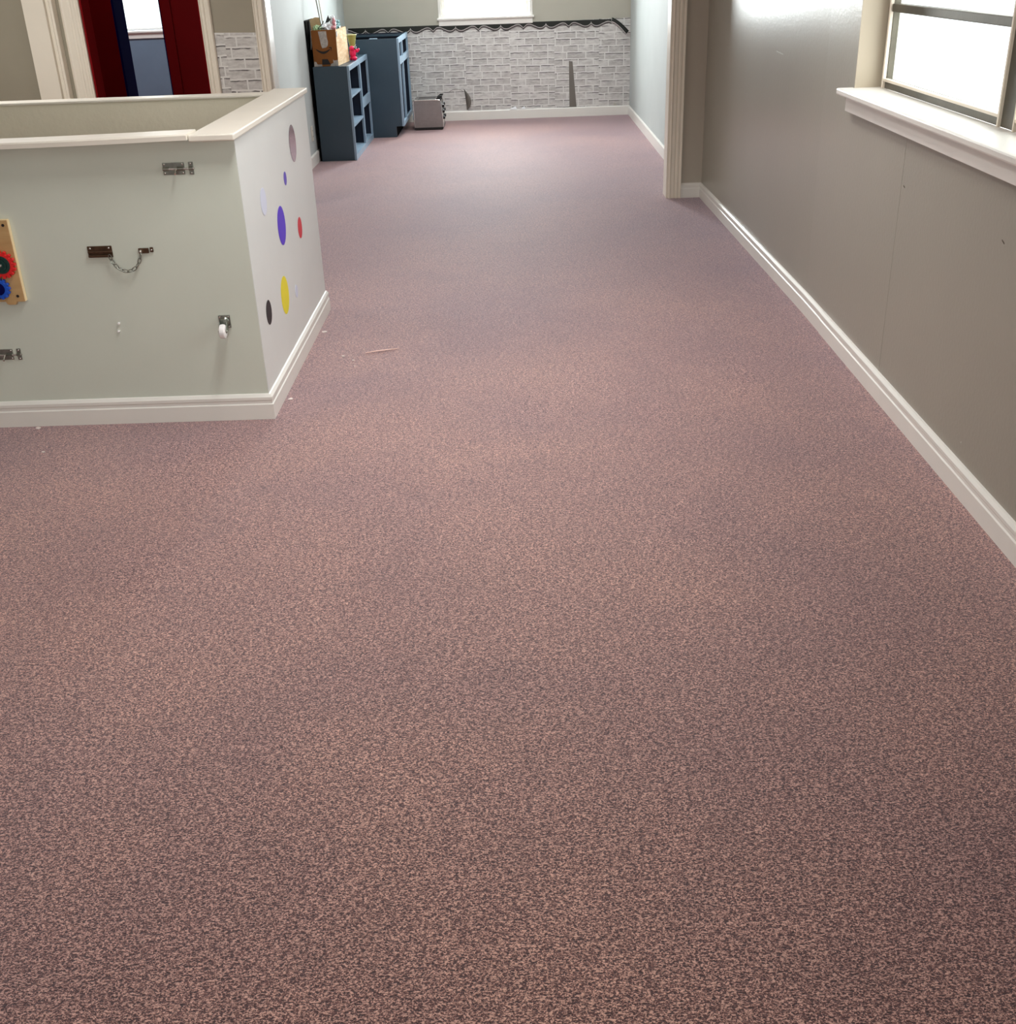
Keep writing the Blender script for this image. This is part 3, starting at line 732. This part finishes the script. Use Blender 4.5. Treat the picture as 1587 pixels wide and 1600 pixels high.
bm = BM(); lathe(bm, (-1.793, FY-0.0400, 0.612), [(0.005, 0), (0.0045, -0.002), (0.0003, -0.003)], 'Y', 16); obj('screw', bm, M['screw'], g, smooth=True)
g = gear(-1.822, 0.528, 0.039, 14, M['gear_blue'], 'gear', 'blue gear')
bm = BM(); lathe(bm, (-1.822, FY-0.034, 0.528), [(0.022, -0.0001), (0.021, -0.003), (0.0003, -0.004)], 'Y', 32); obj('gear_hub', bm, M['navy'], g, smooth=True, label='dark blue hub')
for x, z in ((-1.762, 0.745), (-1.768, 0.497)):
    bm = BM(); lathe(bm, (x, FY-0.0175, z), [(0.0052, -0.0001), (0.0048, -0.0012), (0.002, -0.0006), (0.0003, -0.0006)], 'Y', 16); obj('screw', bm, M['ink'], T, label='black screw')

# ------------------------------------------------------------------ cabinets
def screwfree_box(bm, *a): box(bm, *a)
T = thing('open_shelf_cabinet', 'low blue-grey open shelf unit nearest the viewer, a cardboard box on top', 'cabinet', (-1.5, 10.6, 0), group=None)
cx0, cx1, cy0, cy1, ch = -1.653, -1.350, 9.945, 11.285, 0.762
bm = BM(); box(bm, cx0, cx1-0.019, cy0, cy0+0.018, 0, ch-0.001); obj('side_panel', bm, M['cab'], T, bevel=0.0015)
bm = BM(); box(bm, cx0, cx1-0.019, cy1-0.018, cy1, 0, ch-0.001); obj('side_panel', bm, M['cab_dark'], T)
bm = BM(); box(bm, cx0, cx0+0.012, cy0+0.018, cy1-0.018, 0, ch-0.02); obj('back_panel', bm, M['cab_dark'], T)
bm = BM(); box(bm, cx0, cx1-0.019, cy0+0.0185, cy1-0.0185, ch-0.019, ch-0.001); obj('top_panel', bm, M['cab'], T)
bm = BM(); box(bm, cx0+0.012, cx1-0.020, cy0+0.0185, cy1-0.0185, 0.03, 0.048); obj('bottom_panel', bm, M['cab_edge'], T)
bm = BM()
wallgrid(bm, 'Y', cx1-0.019, cx1, cy0, cy1, 0.0, ch, [(cy0+0.026, 10.655, 0.045, ch-0.040), (10.715, cy1-0.03, 0.045, 0.345), (10.715, cy1-0.03, 0.425, ch-0.040)])
obj('face_frame', bm, M['cab_edge'], T, bevel=0.001, label='pale blue face frame')
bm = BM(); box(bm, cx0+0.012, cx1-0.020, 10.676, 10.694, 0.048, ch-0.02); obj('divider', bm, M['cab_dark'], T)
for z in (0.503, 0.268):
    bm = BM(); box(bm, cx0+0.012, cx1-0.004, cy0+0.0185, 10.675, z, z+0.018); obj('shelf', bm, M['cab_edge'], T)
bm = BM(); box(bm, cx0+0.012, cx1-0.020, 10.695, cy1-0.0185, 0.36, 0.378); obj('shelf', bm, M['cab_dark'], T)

T = thing('base_cabinet', 'taller blue-grey base cabinet without a worktop in the back left corner', 'cabinet', (-1.35, 11.75, 0))
bx0, bx1, by0, by1, bh = -1.685, -1.045, 11.302, 12.36, 0.889
bm = BM(); prism(bm, [(bx0, by0, 0), (bx1-0.078, by0, 0), (bx1-0.078, by0, 0.10), (bx1-0.02, by0, 0.10), (bx1-0.02, by0, bh-0.002), (bx0, by0, bh-0.002)], (0, 0.018, 0))
obj('side_panel', bm, M['cab'], T, bevel=0.001)
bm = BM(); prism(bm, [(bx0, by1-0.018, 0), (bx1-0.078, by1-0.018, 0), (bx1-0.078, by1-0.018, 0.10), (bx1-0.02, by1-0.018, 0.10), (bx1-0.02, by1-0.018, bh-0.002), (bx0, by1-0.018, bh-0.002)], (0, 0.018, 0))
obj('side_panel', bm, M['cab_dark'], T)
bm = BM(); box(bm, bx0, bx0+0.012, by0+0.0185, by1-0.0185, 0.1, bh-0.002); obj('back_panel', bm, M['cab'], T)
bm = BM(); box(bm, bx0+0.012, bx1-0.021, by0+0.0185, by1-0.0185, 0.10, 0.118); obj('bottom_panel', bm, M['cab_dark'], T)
bm = BM(); box(bm, bx0+0.3, bx1-0.079, by0+0.0185, by1-0.0185, 0, 0.099); obj('toe_kick', bm, M['board_black'], T)
bm = BM()
wallgrid(bm, 'Y', bx1-0.0195, bx1, by0, by1, 0.10, bh, [(11.345, 11.66, 0.715, 0.845), (11.705, 12.31, 0.715, 0.845), (11.345, 11.66, 0.140, 0.655), (11.705, 12.31, 0.140, 0.655)])
obj('face_frame', bm, M['cab_edge'], T, bevel=0.001, label='pale blue face frame')
for y in (by0+0.05, by1-0.10):
    bm = BM(); box(bm, bx0+0.0125, bx1-0.0205, y, y+0.06, bh-0.03, bh-0.012); obj('top_rail', bm, M['cab'], T)
bm = BM(); box(bm, bx0+0.35, bx0+0.42, by0+0.115, by0+0.20, bh-0.026, bh-0.004); obj('corner_block', bm, M['cab_edge'], T)

# black board leaning in the gap behind the cabinets
bm = BM(); prism(bm, [(-1.668, 9.965, 0.0), (-1.659, 9.965, 0.0), (-1.678, 9.965, 1.110), (-1.687, 9.965, 1.120)], (0, 0.42, 0))
o = obj('black_board', bm, M['board_black']); tag(o, 'thin black board wedged upright between shelf unit and left wall', 'board')

# ------------------------------------------------------------------ cardboard box
bz = ch+0.0008
T = thing('cardboard_box', 'open brown cardboard box with a curved arrow mark on top of the low shelf unit', 'box', (-1.53, 10.2, bz))
X0, X1, Y0, Y1, ZT = -1.645, -1.440, 9.985, 10.475, 1.043
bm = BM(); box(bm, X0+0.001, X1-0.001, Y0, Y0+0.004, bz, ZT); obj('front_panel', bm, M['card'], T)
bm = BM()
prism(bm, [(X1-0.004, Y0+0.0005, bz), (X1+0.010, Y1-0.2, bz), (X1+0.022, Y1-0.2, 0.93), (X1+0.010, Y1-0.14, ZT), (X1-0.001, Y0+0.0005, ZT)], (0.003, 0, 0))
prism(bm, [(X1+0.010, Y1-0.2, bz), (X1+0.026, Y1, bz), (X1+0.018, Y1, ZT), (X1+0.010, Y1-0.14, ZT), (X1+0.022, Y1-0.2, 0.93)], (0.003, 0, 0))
obj('side_panel', bm, M['card_light'], T, label='tan side panel with sunlight put into its colour')
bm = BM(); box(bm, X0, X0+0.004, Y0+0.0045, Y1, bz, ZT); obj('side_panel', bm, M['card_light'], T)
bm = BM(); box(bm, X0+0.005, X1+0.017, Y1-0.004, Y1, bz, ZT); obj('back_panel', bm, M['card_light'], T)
bm = BM(); box(bm, X0+0.005, X1-0.005, Y0+0.0045, Y1-0.0045, bz, bz+0.004); obj('bottom_panel', bm, M['card'], T)
bm = BM(); prism(bm, [(X0-0.018, Y0+0.17, ZT-0.05), (X0-0.028, Y0+0.17, ZT+0.075), (X0+0.02, Y0+0.17, ZT+0.092), (X0+0.063, Y0+0.175, ZT+0.088), (X0+0.06, Y0+0.175, ZT-0.02)], (0, 0.004, 0))
obj('raised_flap', bm, M['card_light'], T, label='pinkish tan flap standing up')
bm = BM(); prism(bm, [(X0-0.001, Y0+0.01, ZT), (X0-0.001, Y0+0.12, ZT), (X0-0.020, Y0+0.11, ZT-0.13), (X0-0.014, Y0+0.02, ZT-0.15)], (-0.003, 0, 0))
obj('side_flap', bm, M['tape'], T)
# printed curved arrow
fx = lambda u: X0+u*(X1-X0); fz = lambda v: bz+v*(ZT-bz)
bm = BM(); top_e = []; bot_e = []
for i in range(21):
    s = i/20; u = 0.14+0.58*s; v = 0.487-0.095*math.sin(PI*(s*0.93+0.03)); th = 0.010+0.034*math.sin(PI*s)**0.8
    top_e.append((fx(u), Y0-0.0012, fz(v+th*0.5))); bot_e.append((fx(u), Y0-0.0012, fz(v-th)))
prism(bm, top_e+bot_e[::-1], (0, 0.001, 0))
prism(bm, [(fx(u), Y0-0.0012, fz(v)) for u, v in ((0.655, 0.510), (0.69, 0.528), (0.775, 0.525), (0.785, 0.505), (0.765, 0.44), (0.735, 0.415), (0.75, 0.495), (0.70, 0.508))], (0, 0.001, 0))
obj('arrow_mark', bm, M['ink'], T, label='black curved arrow mark')
bm = BM(); prism(bm, [(fx(u), Y0-0.0012, fz(v)) for u, v in ((0.335, 0.05), (0.35, 0.20), (0.58, 0.20), (0.68, 0.05))], (0, 0.001, 0))
obj('hand_hole', bm, M['ink'], T, label='dark cut-out at the bottom edge')
bm = BM(); prism(bm, [(fx(u), Y0-0.0016, fz(v)) for u, v in ((0.29, 0.965), (0.62, 0.965), (0.635, 0.75), (0.66, 0.68), (0.635, 0.57), (0.56, 0.52), (0.40, 0.50), (0.36, 0.60), (0.33, 0.76))], (0, 0.001, 0))
obj('tape_strip', bm, M['tape'], T)
bm = BM()
prism(bm, [(fx(u), Y0-0.0016, fz(v)) for u, v in ((0.0, 0.0), (0.02, 0.14), (0.10, 0.13), (0.14, 0.06), (0.33, 0.055), (0.33, 0.0))], (0, 0.001, 0)); obj('tape_strip', bm, M['tape'], T); bm = BM()
prism(bm, [(fx(u), Y0-0.0016, fz(v)) for u, v in ((0.66, 0.0), (0.70, 0.06), (0.80, 0.09), (0.80, 0.19), (0.84, 0.15), (0.99, 0.17), (0.99, 0.0))], (0, 0.001, 0))
obj('tape_strip', bm, M['tape'], T)
bm = BM(); prism(bm, [(X1+0.003, Y0+0.002, ZT-0.015), (X1+0.004, Y0+0.06, ZT-0.012), (X1+0.006, Y0+0.06, ZT-0.045), (X1+0.0035, Y0+0.002, ZT-0.062)], (0.001, 0, 0))
obj('tape_strip', bm, M['tape'], T)

# contents poking out of the box (each its own thing)
def crumple(name, c, r, mt_, label, cat, seed, sub=3, jit=0.28):
    bm = BM(); blob(bm, c, r, sub, jit, seed); o = obj(name, bm, mt_); tag(o, label, cat); return o
crumple('plastic_container', (-1.600, 10.060, 1.046), (0.036, 0.045, 0.034), M['green_pl'], 'crumpled clear green plastic at the left of the cardboard box', 'plastic wrapper', 3, jit=0.15)
crumple('plastic_bag', (-1.515, 10.075, 1.052), (0.044, 0.05, 0.038), M['bag'], 'crumpled white plastic bag sticking out of the middle of the box', 'plastic bag', 5)
crumple('tissue_wad', (-1.484, 10.18, 1.105), (0.021, 0.03, 0.040), M['bag'], 'upright white tissue wad above the white bag in the box', 'tissue', 9)
crumple('candy_wrapper', (-1.462, 10.105, 1.080), (0.015, 0.03, 0.046), M['redwhite'], 'red and white wrapper standing at the right of the box', 'wrapper', 11)
crumple('pink_wrapper', (-1.458, 10.012, 1.058), (0.022, 0.022, 0.0145), M['redwhite'], 'pink wrapper lying on the right front rim of the box', 'wrapper', 12, jit=0.1)
crumple('foil_wrapper', (-1.468, 10.30, 1.066), (0.030, 0.07, 0.040), M['teal_pl'], 'shiny teal and silver foil at the right end of the box', 'foil', 13)
bm = BM(); prism(bm, [(-1.545, 10.10, 1.07), (-1.507, 10.10, 1.150), (-1.497, 10.10, 1.122), (-1.482, 10.10, 1.122), (-1.505, 10.10, 1.10), (-1.520, 10.10, 1.09)], (0, 0.02, 0))
o = obj('black_film', bm, M['black_cloth'], bevel=0.002); tag(o, 'pointed piece of black film poking up from the box', 'plastic film')
bm = BM(); tube(bm, [(-1.585, 10.001, 1.050), (-1.57, 10.0, 1.068), (-1.555, 10.0, 1.078), (-1.54, 10.0, 1.094), (-1.535, 10.01, 1.110)], 0.0035, 6); tube(bm, [(-1.578, 9.998, 1.050), (-1.55, 9.998, 1.056), (-1.53, 9.998, 1.052)], 0.004, 6)
o = obj('tangled_wire', bm, M['black_cloth']); tag(o, 'dark wire curling over the front rim of the box', 'wire')
bm = BM(); cyl(bm, (-1.553, 10.12, 1.02), (-1.602, 10.22, 1.44), 0.0065, n=14); o = obj('white_rod', bm, M['pole'], smooth=True); tag(o, 'long thin white rod standing up out of the cardboard box', 'rod')
bm = BM(); prism(bm, [(-1.567, 10.12, 1.02), (-1.573, 10.12, 1.02), (-1.632, 10.22, 1.40), (-1.620, 10.22, 1.40)], (0, 0.004, 0)); o = obj('metal_strip', bm, M['pole_grey']); tag(o, 'thin grey metal strip beside the white rod in the box', 'metal strip')

# olive cup and pink toy on the shelf unit, right of the box
bm = BM(); lathe(bm, (-1.400, 10.66, ch+0.001), [(0.034, 0.0), (0.036, 0.1), (0.034, 0.106), (0.0003, 0.106)], n=28)
o = obj('black_tub', bm, M['black'], smooth=True); tag(o, 'small black tub under the olive cup on the shelf unit', 'tub')
T = thing('plastic_cup', 'olive translucent plastic cup behind the right side of the cardboard box', 'cup', (-1.400, 10.66, ch+0.108))
bm = BM(); lathe(bm, (-1.400, 10.66, ch+0.108), [(0.024, 0.002), (0.030, 0.03), (0.043, 0.095), (0.041, 0.095), (0.028, 0.03), (0.016, 0.012), (0.0003, 0.010)], n=32); obj('cup_body', bm, M['olive'], T, smooth=True)
bm = BM(); tube(bm, [(-1.400+0.043*math.cos(2*PI*i/32), 10.66+0.043*math.sin(2*PI*i/32), ch+0.203) for i in range(32)], 0.0035, 8, closed=True); obj('cup_rim', bm, M['olive_rim'], T, smooth=True)
T = thing('pink_toy', 'hot pink plastic toy figure on the shelf unit in front of the black tub', 'toy', (-1.378, 10.44, ch))
bm = BM(); blob(bm, (-1.382, 10.51, ch+0.062), (0.028, 0.024, 0.042), 3)
blob(bm, (-1.384, 10.50, ch+0.101), (0.024, 0.021, 0.022), 3); blob(bm, (-1.368, 10.50, ch+0.020), (0.022, 0.022, 0.0195), 3); blob(bm, (-1.398, 10.52, ch+0.018), (0.014, 0.02, 0.0175), 3)
obj('toy_body', bm, M['pink'], T, smooth=True)
bm = BM(); blob(bm, (-1.346, 10.52, ch+0.080), (0.020, 0.014, 0.016), 2); blob(bm, (-1.330, 10.52, ch+0.088), (0.011, 0.010, 0.013), 2); obj('toy_arm', bm, M['pink'], T, smooth=True)
bm = BM(); cyl(bm, (-1.362, 10.49, ch+0.108), (-1.344, 10.49, ch+0.136), 0.0045, 0.001, n=10); obj('toy_spike', bm, M['nylon'], T, label='white pointed tip')
bm = BM(); blob(bm, (-1.357, 10.490, ch+0.098), (0.008, 0.008, 0.008), 2); obj('toy_knob', bm, M['black'], T, smooth=True, label='black knob')

# ------------------------------------------------------------------ toaster
T = thing('toaster', 'brushed steel four-slice toaster standing on the carpet beside the base cabinet', 'toaster', (-0.84, 11.95, 0))
tx0, tx1, ty0, ty1 = -0.982, -0.700, 11.735, 12.13
def rrect(x0, x1, z0, z1, r, n=6, taper=0.0):
    pts = []
    for cx_, cz_, a0 in ((x1-r, z1-r, 0), (x0+r*0.4, z1-r*0.4, 90), (x0, z0, -1), (x1+taper, z0, -1)):
        if a0 == -1: pts.append((cx_, cz_)); continue
        rr = r if a0 == 0 else r*0.4
        for i in range(n+1):
            a = math.radians(a0+90*i/n); pts.append((cx_+rr*math.cos(a), cz_+rr*math.sin(a)))
    return pts
bm = BM(); prism(bm, [(x, ty0+0.004, z) for x, z in rrect(tx0, tx1-0.006, 0.024, 0.282, 0.032, taper=0.012)], (0, ty1-ty0-0.008, 0)); obj('body', bm, M['steel'], T, bevel=0.002, smooth=True)
bm = BM(); P1 = rrect(tx0-0.001, tx1-0.004, 0.022, 0.285, 0.034, taper=0.013)
tube(bm, [(x, ty0+0.006, z) for x, z in P1[:-2]]+[(tx0-0.001, ty0+0.006, 0.03)], 0.005, 8)
tube(bm, [(tx1+0.009, ty0+0.006, 0.03), (P1[0][0], ty0+0.006, P1[0][1])], 0.005, 8)
obj('edge_trim', bm, M['steel_edge'], T, smooth=True, label='bright rolled steel edge')
bm = BM(); prism(bm, [(x, ty0, z) for x, z in ((tx0+0.012, 0.0), (tx1-0.004, 0.0), (tx1+0.008, 0.012), (tx1+0.008, 0.026), (tx0, 0.026), (tx0, 0.012))], (0, ty1-ty0, 0)); obj('base', bm, M['black'], T, bevel=0.003)
bm = BM(); prism(bm, [(tx1+0.0085, ty0+0.05, 0.05), (tx1+0.0005, ty0+0.05, 0.240), (tx1-0.004, ty0+0.05, 0.240), (tx1, ty0+0.05, 0.05)], (0, 0.20, 0)); obj('control_panel', bm, M['steel_edge'], T)
for z in (0.225, 0.172, 0.112):
    for y in (ty0+0.055, ty0+0.24):
        bm = BM(); lathe(bm, (tx1-0.002+(0.24-z)*0.035, y, z), [(0.018, 0), (0.017, 0.018), (0.013, 0.026), (0.0003, 0.027)], 'X', 20); obj('knob', bm, M['black'], T, smooth=True)
for k, y in enumerate((ty0+0.06, ty0+0.24)):
    bm = BM(); prism(bm, [(tx1-0.062, y, 0.288), (tx1-0.02, y, 0.318), (tx1+0.012, y, 0.318), (tx1+0.004, y, 0.303), (tx1-0.018, y, 0.287)], (0, 0.035, 0)); obj('lever', bm, M['black'], T, bevel=0.003)
    for x in (0,):
        bm = BM(); box(bm, tx1-0.05, tx1-0.005, y-0.01, y+0.04, 0.265, 0.2865); obj('lever_housing', bm, M['black'], T, bevel=0.004)
for y in (ty0+0.05, ty0+0.12, ty0+0.22, ty0+0.29):
    bm = BM(); box(bm, tx0+0.04, tx1-0.07, y, y+0.028, 0.2815, 0.2835); obj('bread_slot', bm, M['ink'], T)
bm = BM(); lathe(bm, (tx0-0.001, ty0+0.07, 0.13), [(0.045, 0), (0.043, -0.010), (0.030, -0.014), (0.0003, -0.015)], 'X', 24); obj('cord_wrap', bm, M['cab_edge'], T, smooth=True, label='blue-grey round boss')

# ------------------------------------------------------------------ outlet
T = thing('wall_outlet', 'white wall outlet low on the left wall beside the shelf unit', 'outlet', (XL, 9.80, 0.20))
bm = BM(); box(bm, XL, XL+0.006, 9.74, 9.82, 0.195, 0.315); obj('cover_plate', bm, M['outlet'], T, bevel=0.002)
for z in (0.232, 0.278):
    bm = BM(); box(bm, XL+0.006, XL+0.0085, 9.762, 9.798, z-0.014, z+0.014); s = obj('socket', bm, M['outlet'], T, bevel=0.002)
    bm = BM(); box(bm, XL+0.0085, XL+0.0089, 9.772, 9.775, z-0.006, z+0.006); box(bm, XL+0.0085, XL+0.0089, 9.785, 9.788, z-0.005, z+0.005); obj('slot', bm, M['ink'], s)

# ------------------------------------------------------------------ bits on the floor and wall
bm = BM(); tube(bm, [(-0.664, 4.597, 0.003), (-0.62, 4.612, 0.0045), (-0.57, 4.628, 0.004), (-0.524, 4.645, 0.003)], [0.0018, 0.003, 0.003, 0.0012], 6)
o = obj('wood_splinter', bm, M['scrap']); tag(o, 'long pale splinter lying on the carpet beyond the half wall corner', 'splinter')
def chip(x, y, s, lab, seed, nm='paint_chip', mt_='chip', cat='paint chip', grp='paint chips on the carpet'):
    rnd = random.Random(seed); bm = BM(); k = 7
    prism(bm, [(x+s*rnd.uniform(0.5, 1)*math.cos(2*PI*i/k), y+s*rnd.uniform(0.5, 1)*math.sin(2*PI*i/k), 0.0008) for i in range(k)], (0, 0, 0.0025))
    o = obj(nm, bm, M[mt_]); tag(o, lab, cat, grp)
chip(-0.757, 4.566, 0.010, 'brightest white paint chip left of the pale splinter', 1)
chip(-0.706, 4.505, 0.007, 'small paint chip just in front of the pale splinter', 2)
chip(-0.690, 4.43, 0.005, 'tiniest paint chip nearest the viewer below the splinter', 3)
chip(-1.691, 3.597, 0.008, 'white paint chip on the carpet in front of the grey panel at left', 4)
chip(-0.895, 4.055, 0.012, 'white chip at the foot of the white side baseboard, near corner', 5)
chip(-0.893, 4.93, 0.016, 'white chip at the foot of the white side baseboard, far end', 6)
chip(-1.80, 3.830, 0.016, 'white chip at the foot of the front baseboard at left', 7)
def fleck(y0, z0, y1, z1, wd, m_, lab, cat='wall mark', nm='wall_scuff'):
    a = rx(y0); b = rx(y1); bm = BM()
    prism(bm, [(a-0.0003, y0, z0-wd), (b-0.0003, y1, z1-wd), (b-0.0003, y1, z1+wd), (a-0.0003, y0, z0+wd)], (-0.0008, 0, 0))
    o = obj(nm, bm, M[m_]); tag(o, lab, cat, 'marks on the grey right wall')
fleck(5.90, 1.060, 5.76, 1.055, 0.0022, 'paint_fleck', 'short white scratch on the grey wall halfway to the far corner')
fleck(3.872, 0.771, 3.860, 0.767, 0.002, 'dark_nick', 'dark nick beside the panel seam in the grey wall')
fleck(3.035, 0.774, 3.018, 0.768, 0.0018, 'dark_nick', 'small dark scuff on the grey wall under the sill near the right edge')
fleck(4.66, 1.03, 4.655, 1.04, 0.003, 'paint_fleck', 'tiny pale fleck just above the end of the window sill')
fleck(3.09, 0.152, 3.085, 0.152, 0.0022, 'paint_fleck', 'tiny pale fleck low on the grey wall near the baseboard')
